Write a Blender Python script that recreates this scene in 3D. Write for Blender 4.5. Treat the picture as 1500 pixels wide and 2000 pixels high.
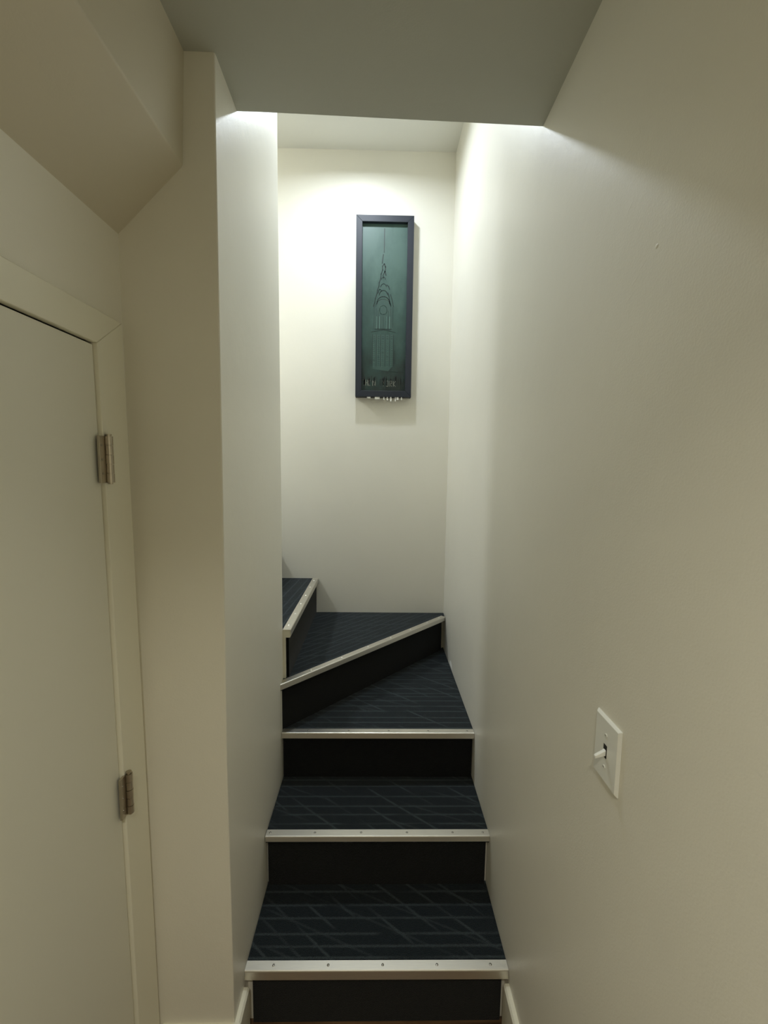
import bpy, bmesh, math, random
from mathutils import Vector, Matrix
random.seed(4)
S = bpy.context.scene
for o in list(bpy.data.objects): bpy.data.objects.remove(o)
COL = S.collection

# ---------------------------------------------------------------- camera
F_PX, PITCH, YAW, ROLL, EYE = 841.0, 0.1026, 0.0172, 0.0128, 1.75
cd = bpy.data.cameras.new('camera'); cam = bpy.data.objects.new('camera', cd); COL.objects.link(cam)
S.camera = cam
cd.sensor_fit = 'VERTICAL'; cd.sensor_height = 32.0; cd.lens = 32.0*F_PX/2000.0
cd.clip_start = 0.01; cd.clip_end = 50
fw = Vector((0, math.cos(PITCH), -math.sin(PITCH)))
up = Vector((0, math.sin(PITCH), math.cos(PITCH)))
rt = Vector((1, 0, 0))
ry = Matrix.Rotation(-YAW, 3, 'Z')
fw, up, rt = ry@fw, ry@up, ry@rt
c_, s_ = math.cos(ROLL), math.sin(ROLL)
rt2 = c_*rt + s_*up
up2 = -s_*rt + c_*up
m = Matrix((rt2, up2, -fw)).transposed().to_4x4()
m.translation = Vector((0, 0, EYE)); cam.matrix_world = m

# ---------------------------------------------------------------- world, exposure, light
w = bpy.data.worlds.new('world'); S.world = w; w.use_nodes = True
w.node_tree.nodes['Background'].inputs[0].default_value = (0.02, 0.02, 0.02, 1)
w.node_tree.nodes['Background'].inputs[1].default_value = 0.2
S.view_settings.view_transform = 'Standard'; S.view_settings.look = 'None'
S.view_settings.gamma = 1; S.view_settings.use_curve_mapping = False
S.view_settings.exposure = 0.16
S.cycles.max_bounces = 14; S.cycles.diffuse_bounces = 12; S.cycles.glossy_bounces = 6
S.cycles.use_denoising = True
S.cycles.caustics_reflective = False
LAMP = Vector((-0.12, 2.12, 3.455))
LAMP_W = 9.2
LANDING_FILL = Vector((-1.75, 1.98, 3.46))
LANDING_FILL_W = 20.0
LAMP_SPREAD = 169
HALL_FILL = Vector((-.06, -.50, 2.66))
HALL_FILL_W = 9.8
HALL_FILL_SPREAD = 112
HALL_FILL_C = (1.0, 0.95, 0.79)
LAMP_C = (0.88, 0.97, 1.05)

# ---------------------------------------------------------------- materials
def srgb(r, g, b):
    f = lambda c: (c/255/12.92) if c/255 <= 0.04045 else ((c/255+0.055)/1.055)**2.4
    return (f(r), f(g), f(b), 1)
def mat(name, col, rough=0.5, metal=0.0, spec=0.5, bump=0.0, bscale=200, var=0.0, vscale=3, coat=0.0, crough=.3):
    M = bpy.data.materials.new(name); M.use_nodes = True
    nt = M.node_tree; B = nt.nodes['Principled BSDF']
    B.inputs['Base Color'].default_value = col if len(col) == 4 else (*col, 1)
    B.inputs['Roughness'].default_value = rough; B.inputs['Metallic'].default_value = metal
    B.inputs['Specular IOR Level'].default_value = spec
    B.inputs['Coat Weight'].default_value = coat; B.inputs['Coat Roughness'].default_value = crough
    tc = nt.nodes.new('ShaderNodeTexCoord')
    if bump:
        n = nt.nodes.new('ShaderNodeTexNoise'); n.inputs['Scale'].default_value = bscale; n.inputs['Detail'].default_value = 3
        n2 = nt.nodes.new('ShaderNodeTexNoise'); n2.inputs['Scale'].default_value = bscale*0.06; n2.inputs['Detail'].default_value = 2
        nt.links.new(tc.outputs['Object'], n.inputs['Vector']); nt.links.new(tc.outputs['Object'], n2.inputs['Vector'])
        b = nt.nodes.new('ShaderNodeBump'); b.inputs['Strength'].default_value = bump; b.inputs['Distance'].default_value = 0.001
        b2 = nt.nodes.new('ShaderNodeBump'); b2.inputs['Strength'].default_value = bump*0.9; b2.inputs['Distance'].default_value = 0.004
        nt.links.new(n.outputs[0], b.inputs['Height']); nt.links.new(n2.outputs[0], b2.inputs['Height'])
        nt.links.new(b.outputs[0], b2.inputs['Normal']); nt.links.new(b2.outputs[0], B.inputs['Normal'])
    if var:
        n = nt.nodes.new('ShaderNodeTexNoise'); n.inputs['Scale'].default_value = vscale; n.inputs['Detail'].default_value = 4
        nt.links.new(tc.outputs['Object'], n.inputs['Vector'])
        r = nt.nodes.new('ShaderNodeMapRange'); r.inputs[1].default_value = .3; r.inputs[2].default_value = .7
        r.inputs[3].default_value = 1-var; r.inputs[4].default_value = 1+var
        nt.links.new(n.outputs[0], r.inputs[0])
        mx = nt.nodes.new('ShaderNodeVectorMath'); mx.operation = 'SCALE'
        mx.inputs[0].default_value = col[:3]; nt.links.new(r.outputs[0], mx.inputs['Scale'])
        nt.links.new(mx.outputs[0], B.inputs['Base Color'])
    return M

M = {}
M['wall'] = mat('cream_wall_paint', (0.80, 0.78, 0.705), 0.42, bump=0.22, bscale=260, var=0.02, vscale=2)
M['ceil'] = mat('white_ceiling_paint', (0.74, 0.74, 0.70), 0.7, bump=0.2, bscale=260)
M['ceil_low'] = mat('shade_darkened_ceiling_paint', (0.47, 0.48, 0.435), 0.7, bump=0.2, bscale=260)  # darker copy of the ceiling paint: the hall's shade put into the colour
M['soffit'] = mat('shade_darkened_soffit_paint', (0.62, 0.575, 0.47), 0.5, bump=0.2, bscale=260)  # colour lowered to paint in the shade of the upper corner
M['trim'] = mat('cream_trim_paint', (0.80, 0.78, 0.67), 0.35, bump=0.06, bscale=60)
M['door'] = mat('white_door_paint', (0.74, 0.73, 0.65), 0.4, bump=0.08, bscale=90)
M['plastic'] = mat('white_switch_plastic', (0.82, 0.83, 0.80), 0.3)
M['dark'] = mat('dark_gap', (0.02, 0.018, 0.015), 0.9)
M['frame'] = mat('black_painted_wood', (0.010, 0.014, 0.024), 0.55, bump=0.1, bscale=80)
M['bulb'] = mat('lamp_metal', (0.75, 0.75, 0.73), 0.4)

def metal_mat(name, col, rough, streak):
    Mm = mat(name, col, rough, metal=1.0)
    nt = Mm.node_tree; B = nt.nodes['Principled BSDF']
    tc = nt.nodes.new('ShaderNodeTexCoord'); mp = nt.nodes.new('ShaderNodeMapping')
    mp.inputs['Scale'].default_value = streak
    n = nt.nodes.new('ShaderNodeTexNoise'); n.inputs['Scale'].default_value = 6; n.inputs['Detail'].default_value = 5
    nt.links.new(tc.outputs['Object'], mp.inputs[0]); nt.links.new(mp.outputs[0], n.inputs['Vector'])
    r = nt.nodes.new('ShaderNodeMapRange'); r.inputs[3].default_value = rough-.08; r.inputs[4].default_value = rough+.1
    nt.links.new(n.outputs[0], r.inputs[0]); nt.links.new(r.outputs[0], B.inputs['Roughness'])
    r2 = nt.nodes.new('ShaderNodeMapRange'); r2.inputs[3].default_value = .88; r2.inputs[4].default_value = 1.08
    nt.links.new(n.outputs[0], r2.inputs[0])
    mx = nt.nodes.new('ShaderNodeVectorMath'); mx.operation = 'SCALE'; mx.inputs[0].default_value = col[:3]
    nt.links.new(r2.outputs[0], mx.inputs['Scale']); nt.links.new(mx.outputs[0], B.inputs['Base Color'])
    return Mm
M['alu'] = metal_mat('brushed_aluminium', (0.80, 0.77, 0.70), 0.42, (3, 60, 60))
M['nickel'] = metal_mat('satin_nickel', (0.50, 0.45, 0.37), 0.34, (40, 40, 4))
M['screw'] = mat('screw_metal', (0.42, 0.40, 0.36), 0.3, metal=1.0)
M['screw_bright'] = mat('bright_screw_metal', (0.98, 0.96, 0.92), 0.32, metal=1.0)

def carpet(name, ang, base, line, amt=1.0, seed=0.0):
    Mm = bpy.data.materials.new(name); Mm.use_nodes = True
    nt = Mm.node_tree; L = nt.links; B = nt.nodes['Principled BSDF']
    B.inputs['Roughness'].default_value = 0.95; B.inputs['Specular IOR Level'].default_value = 0.15
    B.inputs['Sheen Weight'].default_value = 0.12; B.inputs['Sheen Roughness'].default_value = 0.5
    tc = nt.nodes.new('ShaderNodeTexCoord')
    def math_(op, a, b=None):
        n = nt.nodes.new('ShaderNodeMath'); n.operation = op
        for i, v in enumerate((a, b)):
            if v is None: continue
            if isinstance(v, (int, float)): n.inputs[i].default_value = v
            else: L.new(v, n.inputs[i])
        return n.outputs[0]
    def family(a, freq, width, off, brk):
        rot = nt.nodes.new('ShaderNodeMapping'); rot.vector_type = 'POINT'
        rot.inputs['Rotation'].default_value = (0, 0, -a)
        L.new(tc.outputs['Object'], rot.inputs[0])
        # small fibre wobble so that the woven lines are not ruler straight
        wob = nt.nodes.new('ShaderNodeTexNoise'); wob.inputs['Scale'].default_value = 90; wob.inputs['Detail'].default_value = 1
        L.new(tc.outputs['Object'], wob.inputs['Vector'])
        sp = nt.nodes.new('ShaderNodeSeparateXYZ'); L.new(rot.outputs[0], sp.inputs[0])
        wv = math_('MULTIPLY', math_('SUBTRACT', wob.outputs[0], .5), .004)
        y = math_('ADD', math_('ADD', sp.outputs[1], wv), off)
        v = nt.nodes.new('ShaderNodeTexVoronoi'); v.voronoi_dimensions = '1D'; v.feature = 'DISTANCE_TO_EDGE'
        v.inputs['Scale'].default_value = freq; v.inputs['Randomness'].default_value = 1.0
        L.new(y, v.inputs['W'])
        d = math_('DIVIDE', v.outputs['Distance'], freq)
        mr = nt.nodes.new('ShaderNodeMapRange'); mr.inputs[1].default_value = width*0.4; mr.inputs[2].default_value = width*1.3
        mr.inputs[3].default_value = 1; mr.inputs[4].default_value = 0
        L.new(d, mr.inputs[0])
        # each line fades in and out along its length
        br = nt.nodes.new('ShaderNodeTexNoise'); br.inputs['Scale'].default_value = 1.0; br.inputs['Detail'].default_value = 1
        m2 = nt.nodes.new('ShaderNodeMapping'); m2.inputs['Scale'].default_value = (5, 22, 1); m2.inputs['Location'].default_value = (off*9+seed, 3, 0)
        L.new(rot.outputs[0], m2.inputs[0]); L.new(m2.outputs[0], br.inputs['Vector'])
        r2 = nt.nodes.new('ShaderNodeMapRange'); r2.inputs[1].default_value = brk; r2.inputs[2].default_value = brk+.15
        L.new(br.outputs[0], r2.inputs[0])
        return math_('MULTIPLY', mr.outputs[0], r2.outputs[0])
    f1 = family(ang, 24, .0042, .13+seed, .30)
    f2 = family(ang-math.radians(38), 14, .0046, .41+seed, .42)
    f3 = family(ang-math.radians(22), 10, .0042, .77+seed, .42)
    s = math_('MULTIPLY', math_('ADD', math_('MAXIMUM', f1, f2), math_('MULTIPLY', f3, .5)), amt)
    s = math_('MINIMUM', s, 1.0)
    mix = nt.nodes.new('ShaderNodeMixRGB'); mix.inputs[1].default_value = (*base, 1); mix.inputs[2].default_value = (*line, 1)
    L.new(s, mix.inputs[0])
    g = nt.nodes.new('ShaderNodeTexNoise'); g.inputs['Scale'].default_value = 420; g.inputs['Detail'].default_value = 3
    L.new(tc.outputs['Object'], g.inputs['Vector'])
    gr = nt.nodes.new('ShaderNodeMapRange'); gr.inputs[1].default_value = .3; gr.inputs[2].default_value = .7
    gr.inputs[3].default_value = .55; gr.inputs[4].default_value = 1.45
    L.new(g.outputs[0], gr.inputs[0])
    sc = nt.nodes.new('ShaderNodeVectorMath'); sc.operation = 'SCALE'
    L.new(mix.outputs[0], sc.inputs[0]); L.new(gr.outputs[0], sc.inputs['Scale']); L.new(sc.outputs[0], B.inputs['Base Color'])
    b = nt.nodes.new('ShaderNodeBump'); b.inputs['Strength'].default_value = .8; b.inputs['Distance'].default_value = .003
    L.new(g.outputs[0], b.inputs['Height']); L.new(b.outputs[0], B.inputs['Normal'])
    return Mm
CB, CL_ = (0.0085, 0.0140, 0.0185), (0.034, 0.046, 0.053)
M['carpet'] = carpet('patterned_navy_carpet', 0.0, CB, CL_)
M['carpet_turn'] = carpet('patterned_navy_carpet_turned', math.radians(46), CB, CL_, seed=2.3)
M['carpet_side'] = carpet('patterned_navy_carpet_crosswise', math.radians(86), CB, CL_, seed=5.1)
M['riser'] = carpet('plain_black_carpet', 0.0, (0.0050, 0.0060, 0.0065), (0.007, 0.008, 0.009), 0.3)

def wood():
    Mm = mat('brown_floor_boards', (0.16, 0.09, 0.045), 0.45)
    nt = Mm.node_tree; B = nt.nodes['Principled BSDF']; L = nt.links
    tc = nt.nodes.new('ShaderNodeTexCoord'); mp = nt.nodes.new('ShaderNodeMapping'); mp.inputs['Scale'].default_value = (2, 30, 2)
    L.new(tc.outputs['Object'], mp.inputs[0])
    n = nt.nodes.new('ShaderNodeTexNoise'); n.inputs['Scale'].default_value = 2; n.inputs['Detail'].default_value = 6; L.new(mp.outputs[0], n.inputs['Vector'])
    cr = nt.nodes.new('ShaderNodeValToRGB'); cr.color_ramp.elements[0].color = (.07, .038, .018, 1); cr.color_ramp.elements[1].color = (.22, .125, .06, 1)
    cr.color_ramp.elements[0].position = .35; cr.color_ramp.elements[1].position = .68
    L.new(n.outputs[0], cr.inputs[0])
    bt = nt.nodes.new('ShaderNodeTexBrick'); bt.inputs['Scale'].default_value = 1; bt.inputs['Brick Width'].default_value = 1.1; bt.inputs['Row Height'].default_value = .083
    bt.inputs['Mortar Size'].default_value = .0015; bt.inputs['Color1'].default_value = (1, 1, 1, 1); bt.inputs['Color2'].default_value = (.75, .75, .75, 1); bt.inputs['Mortar'].default_value = (.15, .15, .15, 1)
    L.new(tc.outputs['Object'], bt.inputs['Vector'])
    mx = nt.nodes.new('ShaderNodeMixRGB'); mx.blend_type = 'MULTIPLY'; mx.inputs[0].default_value = 1
    L.new(cr.outputs[0], mx.inputs[1]); L.new(bt.outputs[0], mx.inputs[2]); L.new(mx.outputs[0], B.inputs['Base Color'])
    return Mm
M['floor'] = wood()

def art_mat():
    Mm = mat('green_art_print', (0.05, 0.09, 0.08), 0.45, spec=.35)
    nt = Mm.node_tree; B = nt.nodes['Principled BSDF']; L = nt.links
    tc = nt.nodes.new('ShaderNodeTexCoord')
    n = nt.nodes.new('ShaderNodeTexNoise'); n.inputs['Scale'].default_value = 5; n.inputs['Detail'].default_value = 5; n.inputs['Roughness'].default_value = .6
    mp = nt.nodes.new('ShaderNodeMapping'); mp.inputs['Scale'].default_value = (1.6, 1, .8); L.new(tc.outputs['Object'], mp.inputs[0]); L.new(mp.outputs[0], n.inputs['Vector'])
    sp = nt.nodes.new('ShaderNodeSeparateXYZ'); L.new(tc.outputs['Object'], sp.inputs[0])
    # misty green print; lamp falloff and glass glare painted in, darker towards its foot
    gr = nt.nodes.new('ShaderNodeMapRange'); gr.inputs[1].default_value = -.47; gr.inputs[2].default_value = .30; L.new(sp.outputs[2], gr.inputs[0])
    ad = nt.nodes.new('ShaderNodeMath'); ad.operation = 'MULTIPLY_ADD'; L.new(n.outputs[0], ad.inputs[0]); ad.inputs[1].default_value = 1.5; L.new(gr.outputs[0], ad.inputs[2])
    sb = nt.nodes.new('ShaderNodeMath'); sb.operation = 'SUBTRACT'; L.new(ad.outputs[0], sb.inputs[0]); sb.inputs[1].default_value = .75
    cr = nt.nodes.new('ShaderNodeValToRGB'); e = cr.color_ramp.elements
    e[0].position = 0; e[0].color = (.020, .028, .024, 1); e[1].position = 1; e[1].color = (.072, .125, .108, 1)
    k = e.new(.30); k.color = (.030, .058, .050, 1); k = e.new(.62); k.color = (.046, .088, .075, 1)
    L.new(sb.outputs[0], cr.inputs[0]); L.new(cr.outputs[0], B.inputs['Base Color'])
    return Mm
M['art'] = art_mat()
M['ink'] = mat('dark_green_ink', (0.012, 0.026, 0.023), 0.45)
M['teal'] = mat('pale_teal_ink', (0.085, 0.16, 0.135), 0.45)
M['teal2'] = mat('mid_teal_ink', (0.040, 0.080, 0.068), 0.45)
M['letter'] = mat('faded_lettering', (0.24, 0.24, 0.20), 0.5)
M['streak'] = mat('black_streaks', (0.010, 0.012, 0.010), 0.5)
M['white'] = mat('matte_white', (0.85, 0.85, 0.82), 0.7)  # for the leaked-light slips below the frame and the paint chip
def emit(name, col, st):
    Mm = bpy.data.materials.new(name); Mm.use_nodes = True; B = Mm.node_tree.nodes['Principled BSDF']
    B.inputs['Base Color'].default_value = (.8, .8, .8, 1)
    B.inputs['Emission Color'].default_value = (*col, 1); B.inputs['Emission Strength'].default_value = st
    return Mm
M['glow'] = emit('lit_diffuser', LAMP_C, 1.5)

# ---------------------------------------------------------------- helpers
def obj(name, bm, material, parent=None, smooth=False, bevel=0.0, seg=2, loc=None):
    bmesh.ops.recalc_face_normals(bm, faces=bm.faces)
    me = bpy.data.meshes.new(name); bm.to_mesh(me); bm.free()
    if material is not None:
        for x in (material if isinstance(material, list) else [material]): me.materials.append(x)
    o = bpy.data.objects.new(name, me); COL.objects.link(o)
    if parent is not None: o.parent = parent
    if loc: o.location = loc
    if smooth:
        for p in me.polygons: p.use_smooth = True
    if smooth: me.set_sharp_from_angle(angle=math.radians(40))
    if bevel:
        b = o.modifiers.new('bevel', 'BEVEL'); b.width = bevel; b.segments = seg; b.limit_method = 'ANGLE'; b.angle_limit = math.radians(35)
        for p in me.polygons: p.use_smooth = True
        wn = o.modifiers.new('wn', 'WEIGHTED_NORMAL'); wn.keep_sharp = True
    return o
def box(bm, x0, x1, y0, y1, z0, z1, mi=0):
    vs = [bm.verts.new(p) for p in ((x0,y0,z0),(x1,y0,z0),(x1,y1,z0),(x0,y1,z0),(x0,y0,z1),(x1,y0,z1),(x1,y1,z1),(x0,y1,z1))]
    for f in ((0,1,2,3),(4,5,6,7),(0,1,5,4),(1,2,6,5),(2,3,7,6),(3,0,4,7)):
        bm.faces.new([vs[i] for i in f]).material_index = mi
def BX(*a):
    bm = bmesh.new(); box(bm, *a); return bm
def prism(bm, pts, z0, z1):
    a = [bm.verts.new((x, y, z0)) for x, y in pts]; b = [bm.verts.new((x, y, z1)) for x, y in pts]
    n = len(pts); bm.faces.new(a); bm.faces.new(b)
    for i in range(n): bm.faces.new((a[i], a[(i+1)%n], b[(i+1)%n], b[i]))
def hexa(bm, p):     # eight corners, bottom four then top four
    vs = [bm.verts.new(q) for q in p]
    for f in ((0,1,2,3),(4,5,6,7),(0,1,5,4),(1,2,6,5),(2,3,7,6),(3,0,4,7)): bm.faces.new([vs[i] for i in f])
def cyl(bm, c, r, h, axis='Z', n=20, r2=None):
    r2 = r if r2 is None else r2
    g = bmesh.ops.create_cone(bm, cap_ends=True, segments=n, radius1=r, radius2=r2, depth=h)
    R = {'Z': Matrix.Identity(3), 'X': Matrix.Rotation(math.pi/2, 3, 'Y'), 'Y': Matrix.Rotation(-math.pi/2, 3, 'X')}[axis]
    for v in g['verts']: v.co = R@v.co + Vector(c)
def empty(name, loc, label, cat, group=None):
    o = bpy.data.objects.new(name, None); COL.objects.link(o); o.location = loc; o.empty_display_size = .05
    o['label'] = label
    if cat: o['category'] = cat
    if group: o['group'] = group
    return o
def struct(name, bm, material, label=None, **k):
    o = obj(name, bm, material, **k); o['kind'] = 'structure'
    if label: o['label'] = label
    return o
def childfix(o):     # parts are modelled in world space: keep them in place under a moved empty
    p = o.parent
    if p is not None: o.matrix_parent_inverse = Matrix.Translation(-p.location)
    return o

# ---------------------------------------------------------------- measures
XL, XR, YB, YS, YE = -0.3875, 0.4239, 2.600, 1.079, 1.7525
XD, XC = -0.6118, -0.5965          # plane of the door wall, face of its casing
RISE = 0.214; TOP = 3.512
Y1, Y2, Y3, OV = 1.1700, 1.4240, 1.7030, 0.0225
YBACK = -2.2

# ---------------------------------------------------------------- shell
struct('floor', BX(-0.9, 0.7, YBACK-.1, 1.30, -0.10, 0.0), M['floor'], 'brown wood floor at the foot of the stairs')
struct('wall_right', BX(XR, XR+.12, YBACK-.1, YB+.12, -.1, TOP+.1), M['wall'], 'long smooth cream wall on the right side of the stairs')
struct('wall_back', BX(-3.2, XR, YB, YB+.12, -.1, TOP+.1), M['wall'], 'cream wall facing the stairs where the picture hangs')
struct('wall_front', BX(-0.75, XR, YBACK-.12, YBACK, -.1, 2.9), M['wall'])
# inner wall: hall end wall and left side of the stair passage in one block, a little out of plumb
prof = [(-.1, -.3893), (.33, -.3893), (.95, -.3915), (1.63, -.3845), (2.54, -.3790), (2.70, -.3762), (3.05, -.3765), (TOP+.1, -.377)]
bm = bmesh.new()
cols = []
for z, x in prof:
    xe = -.3885 if z < 1.5 else (-.3870 if z < 3 else -.3860)
    cols.append([bm.verts.new(p) for p in ((-.72, YS, z), (x, YS, z), (xe, YE, z), (-3.2, YE, z), (-3.2, YE-.12, z), (-.72, YE-.12, z))])
for a, b in zip(cols, cols[1:]):
    for i in range(6): bm.faces.new((a[i], a[(i+1) % 6], b[(i+1) % 6], b[i]))
bm.faces.new(cols[0]); bm.faces.new(cols[-1])
struct('wall_inner', bm, M['wall'], 'cream wall end and left side wall of the stair passage', bevel=.004, seg=3)
# door wall with an opening for the door
DY0, DY1, DZ = 0.175, 0.972, 2.010
bm = bmesh.new()
box(bm, XD-.12, XD, YBACK, DY0, -.1, 2.9); box(bm, XD-.12, XD, DY0, YS, DZ, 2.9); box(bm, XD-.12, XD, DY1+.025, YS, -.1, DZ)
struct('wall_left', bm, M['wall'], 'olive cream wall around the door at the left')
# hall ceiling, a slab that ends over the foot of the stairs
bm = bmesh.new()
NU, NV = 12, 24
def ceil_pt(u, v):      # u across the hall, v from behind the camera to the edge
    x = -.70+u*(XR+.02+.70); k = (x+.3762)/(XR+.3762)
    yend = 1.244+(1.2189-1.244)*k; y = YBACK+(yend-YBACK)*v
    zl, zr = 2.665+.0145*v**2, 2.690+(2.6431-2.690)*v**2
    return (x, y, zl+(zr-zl)*max(k, 0))
g = [[bm.verts.new(ceil_pt(i/NU, j/NV)) for j in range(NV+1)] for i in range(NU+1)]
for i in range(NU):
    for j in range(NV): bm.faces.new((g[i][j], g[i+1][j], g[i+1][j+1], g[i][j+1]))
rim = [g[i][0] for i in range(NU+1)]+[g[NU][j] for j in range(1, NV+1)]+[g[i][NV] for i in range(NU-1, -1, -1)]+[g[0][j] for j in range(NV-1, 0, -1)]
tops = [bm.verts.new((v.co.x, v.co.y, TOP+.1)) for v in rim]
for i in range(len(rim)):
    k = (i+1) % len(rim); bm.faces.new((rim[i], rim[k], tops[k], tops[i]))
bm.faces.new(tops)
struct('ceiling', bm, M['ceil_low'], 'low shade-darkened ceiling over the hall ending above the first step', bevel=.003)
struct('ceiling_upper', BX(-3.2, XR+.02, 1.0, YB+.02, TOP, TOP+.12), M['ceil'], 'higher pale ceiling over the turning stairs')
struct('wall_landing', BX(-3.3, -3.18, YE-.1, YB+.1, 0, TOP+.1), M['wall'])
# sloping soffit in the corner over the door
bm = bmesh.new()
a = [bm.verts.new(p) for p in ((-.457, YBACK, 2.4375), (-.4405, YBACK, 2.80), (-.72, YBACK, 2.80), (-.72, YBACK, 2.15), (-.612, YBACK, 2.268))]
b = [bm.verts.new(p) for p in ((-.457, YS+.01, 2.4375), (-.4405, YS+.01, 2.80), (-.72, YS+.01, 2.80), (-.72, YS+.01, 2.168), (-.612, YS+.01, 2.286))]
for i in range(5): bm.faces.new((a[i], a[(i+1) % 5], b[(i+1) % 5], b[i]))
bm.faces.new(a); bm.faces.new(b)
struct('ceiling_soffit', bm, M['soffit'], 'boxed shade-darkened soffit sloping over the door at the upper left', bevel=.004)

# ---------------------------------------------------------------- baseboards
def base_profile(bm, p0, p1, n, h=.172, t=.0165, lean=0):
    p0, p1, n = Vector(p0), Vector(p1), Vector(n)
    pr = [(0, -.0), (t, 0), (t, h-.006), (t-.005, h), (0, h)]
    A = [bm.verts.new((p0.x+n.x*d, p0.y+n.y*d, z)) for d, z in pr]; B = [bm.verts.new((p1.x+n.x*d, p1.y+n.y*d, z)) for d, z in pr]
    for i in range(5): bm.faces.new((A[i], A[(i+1) % 5], B[(i+1) % 5], B[i]))
    bm.faces.new(A); bm.faces.new(B)
bm = bmesh.new(); base_profile(bm, (XR, YBACK), (XR, 1.166), (-1, 0)); struct('baseboard_right', bm, M['trim'], 'white baseboard ending at the first step on the right')
bm = bmesh.new(); base_profile(bm, (-.3893, YS-.0165), (-.3893, 1.166), (1, 0), h=.166); struct('baseboard_left', bm, M['trim'], 'short white baseboard left of the first step')
bm = bmesh.new(); base_profile(bm, (-.59, YS), (-.373, YS), (0, -1), h=.170); struct('baseboard_back', bm, M['trim'], 'baseboard along the narrow wall right of the door')
bm = bmesh.new(); base_profile(bm, (XD, YBACK), (XD, .085), (1, 0)); struct('baseboard_door_side', bm, M['trim'])

# ---------------------------------------------------------------- door
LEAN = 0.014   # the frame is slightly out of plumb: further along the wall at the floor
door = bpy.data.objects.new('door_1', None); COL.objects.link(door); door.location = (XD, DY1, 0)
door['kind'] = 'structure'; door['label'] = 'plain white flush door with two visible nickel hinges'
def casing_piece(pts):  # outline in (y,z), extruded from the wall, thicker at its outer edge
    bm = bmesh.new()
    A = [bm.verts.new((XD-.001, y, z)) for y, z in pts]; B = [bm.verts.new((XC, y, z)) for y, z in pts]
    n = len(pts); bm.faces.new(A); bm.faces.new(B)
    for i in range(n): bm.faces.new((A[i], A[(i+1) % n], B[(i+1) % n], B[i]))
    return bm
yo0, yo1, yi0, yi1, zi, zo = .085, 1.0495, .165, .955, 2.006, 2.0755
for pts in ([(yi1, zi), (yo1, zo), (yo1+.026, 0), (yi1+.026, 0)], [(yi0, zi), (yi1, zi), (yo1, zo), (yo0, zo)], [(yo0, zo), (yi0, zi), (yi0, 0), (yo0, 0)]):
    childfix(obj('door_casing', casing_piece(pts), M['trim'], door, bevel=.0022))
# jamb lining behind the casing
bm = bmesh.new(); box(bm, XD-.12, XD+.002, yi1+.004, DY1+.024, 0, DZ); box(bm, XD-.12, XD+.002, yi0-.03, yi0+.004, 0, DZ); box(bm, XD-.12, XD+.002, yi0, DY1, zi+.004, zi+.02)
childfix(obj('door_jamb', bm, M['trim'], door))
bm = bmesh.new()
hexa(bm, ((XD-.034, yi0+.003, .008), (XD+.006, yi0+.003, .008), (XD+.006, yi1+.0225, .008), (XD-.034, yi1+.0225, .008),
          (XD-.034, yi0+.003, zi-.004), (XD+.006, yi0+.003, zi-.004), (XD+.006, yi1-.0015, zi-.004), (XD-.034, yi1-.0015, zi-.004)))
childfix(obj('door_leaf', bm, M['door'], door, bevel=.0012))
bm = bmesh.new(); box(bm, XD-.06, XD-.04, yi0, yi1, 0, 2.0); childfix(obj('door_stop', bm, M['dark'], door))
def yjamb(z): return yi1 + (.026)*(zi-z)/zi
for zt, zb, worn in ((1.811, 1.709, 0), (1.010, .908, 1)):
    y = yjamb((zt+zb)/2)
    h = childfix(obj('hinge', BX(XC-.004, XC+.0018, y-.017, y+.002, zb, zt), M['nickel'], door, bevel=.0006))
    yk = y+.009
    seg = (zt-zb)/5
    for i in range(5):
        bm = bmesh.new(); r = .0082 if i % 2 == 0 else .0078
        cyl(bm, (XC+.006, yk, zb+seg*(i+.5)), r, seg-.0009, n=24)
        k = obj('knuckle', bm, M['nickel'], h, smooth=True)
    bm = bmesh.new(); cyl(bm, (XC+.006, yk, (zt+zb)/2), .0045, zt-zb+.006, n=16)
    cyl(bm, (XC+.006, yk, zt+.003), .0062, .003, n=20)
    k = obj('hinge_pin', bm, M['nickel'], h, smooth=True)
    bm = bmesh.new()
    for zz in (.2, .5, .8): cyl(bm, (XC+.0022, y-.010, zb+(zt-zb)*zz), .0026, .0012, 'X', 12)
    k = obj('screw', bm, M['screw'], h)
bm = bmesh.new(); cyl(bm, (XD+.010, .235, .95), .032, .008, 'X', 28); cyl(bm, (XD+.03, .235, .95), .011, .04, 'X', 20)
bmesh.ops.create_uvsphere(bm, u_segments=24, v_segments=14, radius=.027, matrix=Matrix.Translation((XD+.058, .235, .95)))
childfix(obj('door_knob', bm, M['nickel'], door, smooth=True))

# ---------------------------------------------------------------- staircase
stairs = empty('staircase', (0, Y1, 0), 'dark carpeted stairs turning left, each step edged with a screwed metal nosing strip', 'stairs')
def part(name, bm, material, label=None, **k):
    o = childfix(obj(name, bm, material, stairs, **k))
    if label: o['label'] = label
    return o
n4a, n4b = Vector((-.3885, 1.6945)), Vector((.4225, 2.5235))       # front edge of the diagonal step
d4 = (n4b-n4a).normalized(); q4 = Vector((-d4.y, d4.x))            # q4 points up the stairs
if q4.y < 0: q4 = -q4
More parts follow.
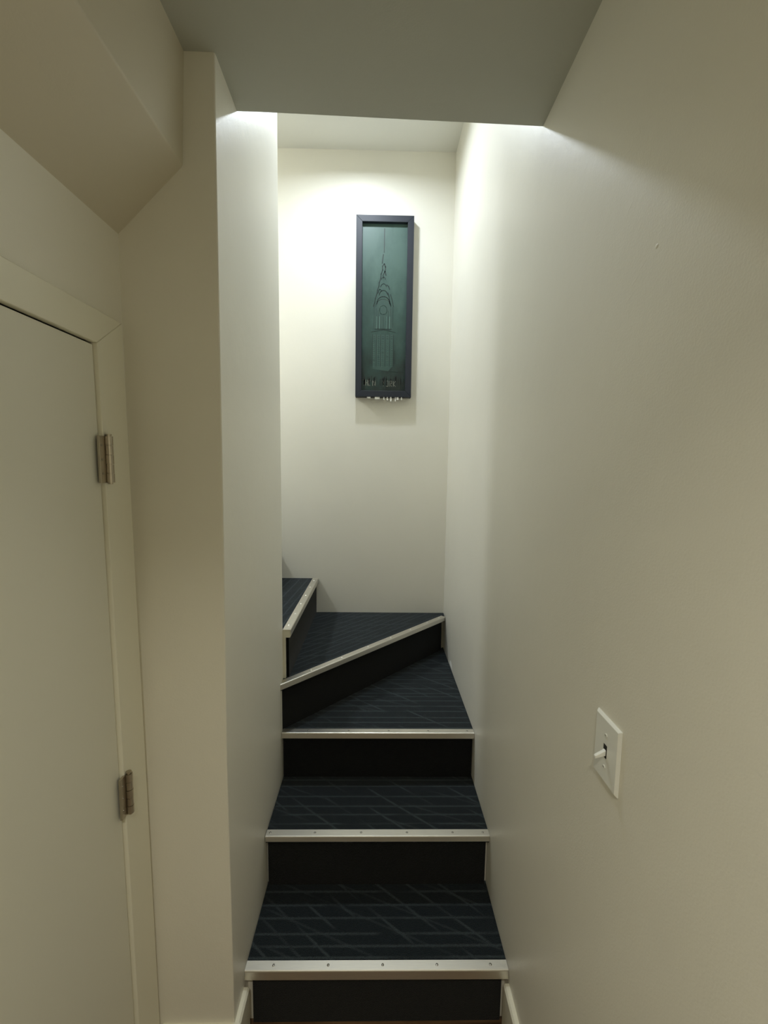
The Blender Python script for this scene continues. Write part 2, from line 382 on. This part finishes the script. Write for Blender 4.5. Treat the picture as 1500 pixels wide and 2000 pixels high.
# treads: outlines at their own level
th = .03
xl, xr = XL+.001, XR-.001
def tread(pts, n, mk):
    bm = bmesh.new(); prism(bm, pts, n*RISE-th, n*RISE-.0015)
    return part('carpeted_tread', bm, mk)
tread([(xl-.001, Y1+.006), (xr, Y1+.006), (xr, Y2+OV+.012), (xl-.001, Y2+OV+.012)], 1, M['carpet'])
tread([(xl, Y2+.006), (xr, Y2+.006), (xr, Y3+OV+.012), (xl, Y3+OV+.012)], 2, M['carpet'])
r4a = n4a+q4*(OV+.012); r4b = n4b+q4*(OV+.012)
tread([(xl, Y3+.006), (xr, Y3+.006), (xr, 2.58), (xl, YE+.02)], 3, M['carpet'])
f4a = n4a+q4*.006; f4b = n4b+q4*.006
X5 = -.354; R5 = -.3775
tread([(f4a.x+.002, f4a.y), (f4b.x, f4b.y), (XR-.001, YB-.002), (R5-.012, YB-.002), (R5-.012, YE+.004)], 4, M['carpet_turn'])
G = .262
lv = 5
for i in range(4):
    xf = X5-i*G
    a, b = xf-.006, xf-G-OV-.02
    tread([(a, YE+.004), (a, YB-.002), (b, YB-.002), (b, YE+.004)], 5+i, M['carpet_side'])
# risers
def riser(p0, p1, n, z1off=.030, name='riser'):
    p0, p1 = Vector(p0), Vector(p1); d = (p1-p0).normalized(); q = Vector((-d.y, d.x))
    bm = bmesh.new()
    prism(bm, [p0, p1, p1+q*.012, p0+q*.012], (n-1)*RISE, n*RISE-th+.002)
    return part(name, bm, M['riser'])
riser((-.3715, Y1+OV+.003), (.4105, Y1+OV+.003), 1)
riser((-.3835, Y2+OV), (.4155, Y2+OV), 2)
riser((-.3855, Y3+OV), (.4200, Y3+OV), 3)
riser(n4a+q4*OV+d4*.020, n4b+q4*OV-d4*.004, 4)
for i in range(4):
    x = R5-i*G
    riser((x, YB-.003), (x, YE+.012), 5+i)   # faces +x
# pale stringer boards that show in the gaps beside the narrow risers
for n, y in ((1, Y1+OV), (2, Y2+OV), (3, Y3+OV)):
    bm = bmesh.new(); box(bm, XL-.001, XR-.0005, y+.013, y+.030, (n-1)*RISE-.0, n*RISE-th); part('riser_board', bm, M['wall'], 'cream painted board behind the black riser')
part('corner_post', BX(-.3925, -.3775, YE-.0005, YE+.012, 4*RISE, 5*RISE-.033), M['trim'], 'cream painted end post below the upper step')
part('step_end', BX(-.3925, X5-.003, YE-.004, YE+.006, 5*RISE-.034, 5*RISE-.003), M['trim'], 'cream painted end of the upper step')
# metal nosings: an L profile with rounded outer corner, swept along the front edge
def nosing(p0, p1, n, w, lip, screws, smat, endlabel=None):
    p0, p1 = Vector(p0), Vector(p1); L = (p1-p0).length; d = (p1-p0).normalized(); q = Vector((-d.y, d.x))
    z = n*RISE; t = .0022
    pr = [(w, z), (.0035, z), (.001, z-.0012), (0, z-.0035), (0, z-lip), (t, z-lip), (t, z-t-.002), (w, z-t)]
    bm = bmesh.new()
    A = [bm.verts.new((p0.x+q.x*u, p0.y+q.y*u, zz)) for u, zz in pr]; B = [bm.verts.new((p1.x+q.x*u, p1.y+q.y*u, zz)) for u, zz in pr]
    for i in range(len(pr)): bm.faces.new((A[i], A[(i+1) % len(pr)], B[(i+1) % len(pr)], B[i]))
    bm.faces.new(A); bm.faces.new(B)
    ns = part('metal_nosing', bm, M['alu'])
    # wooden tread edge filling the inside of the profile
    bm = bmesh.new()
    C_ = [(.0032, z-t-.001), (.0032, z-lip+.001), (w-.004, z-lip+.001), (w-.004, z-t-.001)]
    A = [bm.verts.new((p0.x+q.x*u+d.x*.002, p0.y+q.y*u+d.y*.002, zz)) for u, zz in C_]; B = [bm.verts.new((p1.x+q.x*u-d.x*.002, p1.y+q.y*u-d.y*.002, zz)) for u, zz in C_]
    for i in range(4): bm.faces.new((A[i], A[(i+1) % 4], B[(i+1) % 4], B[i]))
    bm.faces.new(A); bm.faces.new(B)
    part('tread_edge', bm, M['trim'], 'cream painted wooden edge inside the metal nosing')
    for s in screws:
        c = p0 + d*(s*L) + q*(w*.55)
        bm = bmesh.new()
        bmesh.ops.create_uvsphere(bm, u_segments=14, v_segments=8, radius=(.0042 if smat is M['screw'] else .0052), matrix=Matrix.Translation((c.x, c.y, z))@Matrix.Diagonal((1, 1, .45, 1)))
        k = obj('screw', bm, smat, ns, smooth=True)
    return ns
nosing((-.3885, Y1+.001), (XR-.001, Y1-.001), 1, .029, .031, [.105, .313, .521, .729, .935], M['screw'])
nosing((XL+.0005, Y2), (XR-.001, Y2), 2, .030, .021, [.017, .217, .424, .630, .836, .973], M['screw'])
nosing((XL+.0005, Y3), (XR-.001, Y3), 3, .029, .025, [.135, .345, .554, .760, .965], M['screw'])
nosing(n4a, n4b, 4, .030, .024, [.145, .30, .45, .595, .735, .865, .965], M['screw_bright'])
nosing((X5, YE-.004), (X5, YB-.002), 5, .034, .028, [.065, .235, .41, .58, .76, .93], M['screw_bright'])
for i in range(1, 4):
    nosing((X5-i*G, YE+.002), (X5-i*G, YB-.002), 5+i, .034, .028, [.1, .3, .5, .7, .9], M['screw_bright'])

# ---------------------------------------------------------------- picture
PX0, PX1, PZ0, PZ1, PYF = -.1310, .1915, 2.158, 3.146, 2.548
pcx, pcz = (PX0+PX1)/2, (PZ0+PZ1)/2
pic = empty('framed_picture', (pcx, YB, pcz), 'tall narrow black framed green picture of a spired tower on the back wall', 'picture')
def ppart(name, bm, material, parent=pic, label=None, **k):
    o = obj(name, bm, material, parent, **k)
    if label: o['label'] = label
    return o
W2, H2, D = (PX1-PX0)/2, (PZ1-PZ0)/2, YB-PYF
FB = .0345
def rail(pts):
    bm = bmesh.new()
    A = [bm.verts.new((x, -D, z)) for x, z in pts]; B = [bm.verts.new((x, -.001, z)) for x, z in pts]
    bm.faces.new(A); bm.faces.new(B)
    for i in range(4): bm.faces.new((A[i], A[(i+1) % 4], B[(i+1) % 4], B[i]))
    return bm
o_, i_ = (W2, H2), (W2-FB, H2-FB)
for pts in ([(-W2, H2), (W2, H2), (i_[0], i_[1]), (-i_[0], i_[1])], [(-W2, -H2), (W2, -H2), (i_[0], -i_[1]), (-i_[0], -i_[1])],
            [(-W2, H2), (-i_[0], i_[1]), (-i_[0], -i_[1]), (-W2, -H2)], [(W2, H2), (i_[0], i_[1]), (i_[0], -i_[1]), (W2, -H2)]):
    ppart('frame_rail', rail(pts), M['frame'], bevel=.0012)
DP = -D+.023            # the print sits back inside the frame
ABM = bmesh.new(); box(ABM, -i_[0]-.001, i_[0]+.001, DP, DP+.006, -i_[1]-.001, i_[1]+.001)
INK = 0
# drawing: ink lines as thin raised strokes on the print
IW, IH = i_[0], i_[1]
def stroke(bm, pts, wd):
    for (x0, z0), (x1, z1) in zip(pts, pts[1:]):
        a, b = Vector((x0, z0)), Vector((x1, z1)); d = b-a
        if d.length < 1e-6: continue
        n = Vector((-d.y, d.x)).normalized()*wd/2; e = d.normalized()*wd*.3
        a, b = a-e, b+e
        vs = [bm.verts.new((p.x, DP-.0006, p.y)) for p in (a+n, b+n, b-n, a-n)]
        ws = [bm.verts.new((p.x, DP+.0005, p.y)) for p in (a+n, b+n, b-n, a-n)]
        bm.faces.new(vs).material_index = INK
        for i in range(4): bm.faces.new((vs[i], vs[(i+1) % 4], ws[(i+1) % 4], ws[i])).material_index = INK
# pixel picture of the target: x 709..797 -> -IW..IW ; y 432..763 -> IH..-IH
def T(x, y): return (-IW+(x-709)/(796.5-709)*2*IW, IH-(y-431)/(763.5-431)*2*IH)
def ST(bm, pts, wd): stroke(bm, [T(*p) for p in pts], wd*1.5)
random.seed(7)
bm = ABM; INK = 1
# lighter body of the tower
def fill(bm, pts):
    vs = [bm.verts.new((p[0], DP-.0003, p[1])) for p in [T(*q) for q in pts]]; bm.faces.new(vs).material_index = INK
fill(bm, [(731, 648), (771, 648), (771, 712), (762, 722), (731, 718)])
fill(bm, [(735, 590), (768, 590), (769, 636), (734, 636)])
fill(bm, [(739, 590), (741, 583), (747, 578), (752, 577), (757, 578), (763, 583), (765, 590)])
INK = 2
for cxn in (733.5, 742.5, 751, 760, 768.5):       # pale dashes: lit window rows
    for yy in range(660, 716, 4):
        if random.random() < .88: ST(bm, [(cxn-1.7, yy), (cxn+1.7, yy-.4+random.random())], .0022)
for k in range(13):
    a0, a1 = k/13*2*math.pi, (k+1)/13*2*math.pi
    ST(bm, [(751+7.5*math.cos(a0), 599+9*math.sin(a0)), (751+7.5*math.cos(a1), 599+9*math.sin(a1))], .0016)
for xx in (738, 744, 757, 764): ST(bm, [(xx, 612), (xx, 636)], .003)
INK = 3
ST(bm, [(751.8, 440), (751.5, 486)], .0032)
ST(bm, [(750, 490), (748, 507)], .0038)
L1 = [(752, 508), (748.5, 513), (749, 520), (746, 528), (745.5, 536), (742.5, 545), (742, 552), (739, 560), (738.5, 566), (735, 577), (734, 585), (731.5, 592)]
ST(bm, L1, .0034)
ST(bm, [(752, 508), (754.5, 514), (753.5, 524), (755.5, 530)], .0045)
ST(bm, [(753.5, 522), (750, 530), (751, 537)], .0028)
R1 = [(757, 549), (761, 552), (763, 558)]; ST(bm, R1, .003)
ST(bm, [(760, 565), (762, 572), (764, 585), (766, 590)], .0034)
ST(bm, [(765, 568), (768, 578), (771, 592)], .0030)
def arch(cx, cy, rx, ry, a0, a1, wd, n=9):
    P = [(cx+rx*math.cos(math.radians(a0+(a1-a0)*k/n)), cy-ry*math.sin(math.radians(a0+(a1-a0)*k/n))) for k in range(n+1)]
    ST(bm, P, wd)
arch(751, 556, 6, 9, 20, 165, .0022); arch(751, 571, 8.5, 11, 10, 172, .0026); arch(751, 585, 12.5, 13, -8, 188, .0030)
arch(751, 592, 15, 15, -5, 185, .0016); arch(751, 599, 7.5, 9, 0, 360, .0012, 16)
arch(751, 540, 4, 6, 10, 170, .0018)
arch(744, 566, 3, 8, 30, 180, .0024); 
for x, a, b in ((733, 590, 637), (737, 596, 634), (741, 600, 637), (746, 612, 636), (751, 612, 636), (756, 612, 636), (761, 600, 637), (766, 596, 636), (770, 592, 634)):
    ST(bm, [(x, a), (x+.3, (a+b)/2), (x, b)], .0014)
ST(bm, [(728, 643), (752, 638), (776, 643)], .0022); ST(bm, [(735, 637), (768, 637)], .0026)
for x in (730.5, 738, 746.5, 755.5, 764.5, 772): ST(bm, [(x, 648), (x, 712)], .0018)
ST(bm, [(774, 680), (774.5, 708)], .0022)
for cxn in (734, 742.5, 751, 760, 768.5):
    for yy in range(650, 714, 4): ST(bm, [(cxn-1.2, yy+1.8), (cxn+1.2, yy+1.8)], .0015)
ST(bm, [(764, 722), (790, 724)], .0024)
INK = 4
for k in range(34):
    x = 713+random.random()*82; y0 = 731+random.random()*8; y1 = y0+5+random.random()*10
    ST(bm, [(x, y0), (x+random.uniform(-.5, .5), y1)], random.uniform(.0012, .0034))
art = ppart('art_print', ABM, [M['art'], M['teal2'], M['teal'], M['ink'], M['streak']])
INK = 0
# lettering, thin faded capitals
glyph = {'T': [[(0, 1), (1, 1)], [(.5, 1), (.5, 0)]], 'H': [[(0, 0), (0, 1)], [(1, 0), (1, 1)], [(0, .5), (1, .5)]],
         'E': [[(1, 1), (0, 1), (0, 0), (1, 0)], [(0, .5), (.8, .5)]], 'N': [[(0, 0), (0, 1), (1, 0), (1, 1)]],
         'W': [[(0, 1), (.25, 0), (.5, .8), (.75, 0), (1, 1)]], 'Y': [[(0, 1), (.5, .5), (1, 1)], [(.5, .5), (.5, 0)]],
         'O': [[(0, 0), (0, 1), (1, 1), (1, 0), (0, 0)]], 'R': [[(0, 0), (0, 1), (1, 1), (1, .55), (0, .5), (1, 0)]], 'K': [[(0, 0), (0, 1)], [(1, 1), (0, .45), (1, 0)]]}
for ch, x, wd in (('T', 712.5, 3.4), ('H', 717.5, 3.6), ('E', 723, 3.4), ('N', 731.5, 5), ('Y', 751, 4), ('O', 759, 3.6), ('R', 766, 3.8), ('K', 773, 4.2)):
    bm = bmesh.new()
    for ln in glyph[ch]:
        P = [(x+u*wd, 751.5-v*11+(x-712)*.03) for u, v in ln]
        ST(bm, P, .0019 if x < 745 else .0014)
    ppart('letter', bm, M['letter'], art)
# light leaking out under the frame, modelled as small white slips
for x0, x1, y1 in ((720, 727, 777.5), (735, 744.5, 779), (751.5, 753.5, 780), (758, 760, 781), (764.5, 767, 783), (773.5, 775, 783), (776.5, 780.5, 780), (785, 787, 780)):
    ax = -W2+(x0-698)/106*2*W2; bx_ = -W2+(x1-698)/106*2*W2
    ppart('light_leak_slip', BX(ax, bx_, -D+.004, -D+.0055, -H2-(y1-774.5)*.0028, -H2+.001), M['white'], label='white slip standing in for light leaking below the frame')

# ---------------------------------------------------------------- light switch
sw = empty('light_switch', (XR, .7235, 1.2455), 'white toggle light switch with plain cover plate on the right wall', 'light switch')
bm = bmesh.new()
h, wd, tk = .0605, .0395, .0062
A = [bm.verts.new((0, y, z)) for y, z in ((-wd, -h), (wd, -h), (wd, h), (-wd, h))]
B = [bm.verts.new((-tk*.35, y, z)) for y, z in ((-wd, -h), (wd, -h), (wd, h), (-wd, h))]
C2 = [bm.verts.new((-tk, y, z)) for y, z in ((-wd+.004, -h+.004), (wd-.004, -h+.004), (wd-.004, h-.004), (-wd+.004, h-.004))]
for P, Q in ((A, B), (B, C2)):
    for i in range(4): bm.faces.new((P[i], P[(i+1) % 4], Q[(i+1) % 4], Q[i]))
bm.faces.new(A); bm.faces.new(C2)
obj('cover_plate', bm, M['plastic'], sw, bevel=.0008)
bm = bmesh.new(); box(bm, -tk-.0006, -tk+.002, -.0052, .0052, -.012, .012)
sl = obj('toggle_slot', bm, M['dark'], sw)
bm = bmesh.new(); hexa(bm, ((-tk, -.0038, -.0075), (-tk, .0038, -.0075), (-tk, .0038, .0035), (-tk, -.0038, .0035),
                            (-tk-.019, -.0032, -.0130), (-tk-.019, .0032, -.0130), (-tk-.019, .0032, -.0078), (-tk-.019, -.0032, -.0078)))
obj('toggle', bm, M['plastic'], sw, bevel=.0012)
for zz in (-.0300, .0300):
    bm = bmesh.new(); cyl(bm, (-tk-.0004, 0, zz), .0033, .0016, 'X', 16)
    sc = obj('screw', bm, M['plastic'], sw)
    bm = bmesh.new(); box(bm, -tk-.0014, -tk-.0008, -.0028, .0028, zz-.0004, zz+.0004); obj('screw_slot', bm, M['dark'], sc)

# small flaws in the plaster and paint of the right wall
wr = bpy.data.objects['wall_right']
def flaw(name, pts, h, material, label):      # a low ridge on the wall: outline in (y,z)
    bm = bmesh.new(); n = len(pts); cy_, cz_ = sum(p[0] for p in pts)/n, sum(p[1] for p in pts)/n
    A = [bm.verts.new((XR+.0004, y, z)) for y, z in pts]; B = [bm.verts.new((XR-h, cy_+(y-cy_)*.5, cz_+(z-cz_)*.5)) for y, z in pts]
    for i in range(n): bm.faces.new((A[i], A[(i+1) % n], B[(i+1) % n], B[i]))
    bm.faces.new(B); o = obj(name, bm, material, wr, smooth=True); o['label'] = label
def ribbon(p0, p1, w0):
    p0, p1 = Vector(p0), Vector(p1); d = (p1-p0).normalized(); n = Vector((-d.y, d.x))*w0
    return [p0, (p0+p1)/2-n, p1, (p0+p1)/2+n]
flaw('plaster_dab', [(.690+.0055*math.cos(k), 2.092+.0045*math.sin(k)) for k in (0, .8, 1.6, 2.4, 3.1, 3.9, 4.7, 5.5)], .0008, M['wall'], 'small filled nail hole')
for p0, p1, w0 in (((.705, 2.088), (.745, 2.070), .002), ((.72, 2.075), (.765, 2.052), .0025), ((.735, 2.052), (.775, 2.030), .002), ((.745, 2.215), (.80, 2.175), .004)):
    flaw('plaster_ridge', ribbon(p0, p1, w0), .0001, M['wall'], 'faint trowel ridge')
flaw('paint_chip', [(2.24, .643), (2.34, .643), (2.335, .672), (2.30, .680), (2.26, .664)], .003, M['white'], 'white chip in the paint by the carpet')

# ---------------------------------------------------------------- stairwell lamp (above the frame of the photo)
lamp = empty('ceiling_light', (LAMP.x, LAMP.y, TOP), 'round white flush ceiling light above the turn of the stairs', 'ceiling light')
bm = bmesh.new(); cyl(bm, (0, 0, -.018), .105, .036, n=48); obj('lamp_housing', bm, M['bulb'], lamp, bevel=.004)
bm = bmesh.new(); cyl(bm, (0, 0, -.040), .085, .010, n=48, r2=.088); obj('lamp_diffuser', bm, M['glow'], lamp)
ld = bpy.data.lights.new('stair_lamp', 'AREA'); ld.shape = 'DISK'; ld.size = .10; ld.energy = LAMP_W; ld.color = LAMP_C; ld.spread = math.radians(LAMP_SPREAD)
lo = bpy.data.objects.new('stair_lamp', ld); COL.objects.link(lo); lo.location = (LAMP.x, LAMP.y, LAMP.z-.005)

# unseen fill light added behind the camera to brighten the hall
hl = empty('ceiling_light', (HALL_FILL.x, HALL_FILL.y, 2.672), 'small round fill light added over the hall behind the viewer', 'ceiling light')
bm = bmesh.new(); cyl(bm, (0, 0, -.004), .085, .014, n=40); obj('lamp_housing', bm, M['bulb'], hl, bevel=.002)
ld2 = bpy.data.lights.new('hall_fill_lamp', 'AREA'); ld2.shape = 'DISK'; ld2.size = .14; ld2.energy = HALL_FILL_W; ld2.color = HALL_FILL_C; ld2.spread = math.radians(HALL_FILL_SPREAD)
lo2 = bpy.data.objects.new('hall_fill_lamp', ld2); COL.objects.link(lo2); lo2.location = (HALL_FILL.x, HALL_FILL.y, HALL_FILL.z-.004)

# hidden fill light added round the corner to brighten the stairwell
ll = empty('ceiling_light', (LANDING_FILL.x, LANDING_FILL.y, TOP), 'round fill light added over the upper flight, hidden round the corner', 'ceiling light')
bm = bmesh.new(); cyl(bm, (0, 0, -.018), .18, .036, n=48); obj('lamp_housing', bm, M['bulb'], ll, bevel=.004)
ld3 = bpy.data.lights.new('landing_fill_lamp', 'AREA'); ld3.shape = 'DISK'; ld3.size = .32; ld3.energy = LANDING_FILL_W; ld3.color = (.93, .98, 1.0)
lo3 = bpy.data.objects.new('landing_fill_lamp', ld3); COL.objects.link(lo3); lo3.location = (LANDING_FILL.x, LANDING_FILL.y, LANDING_FILL.z)
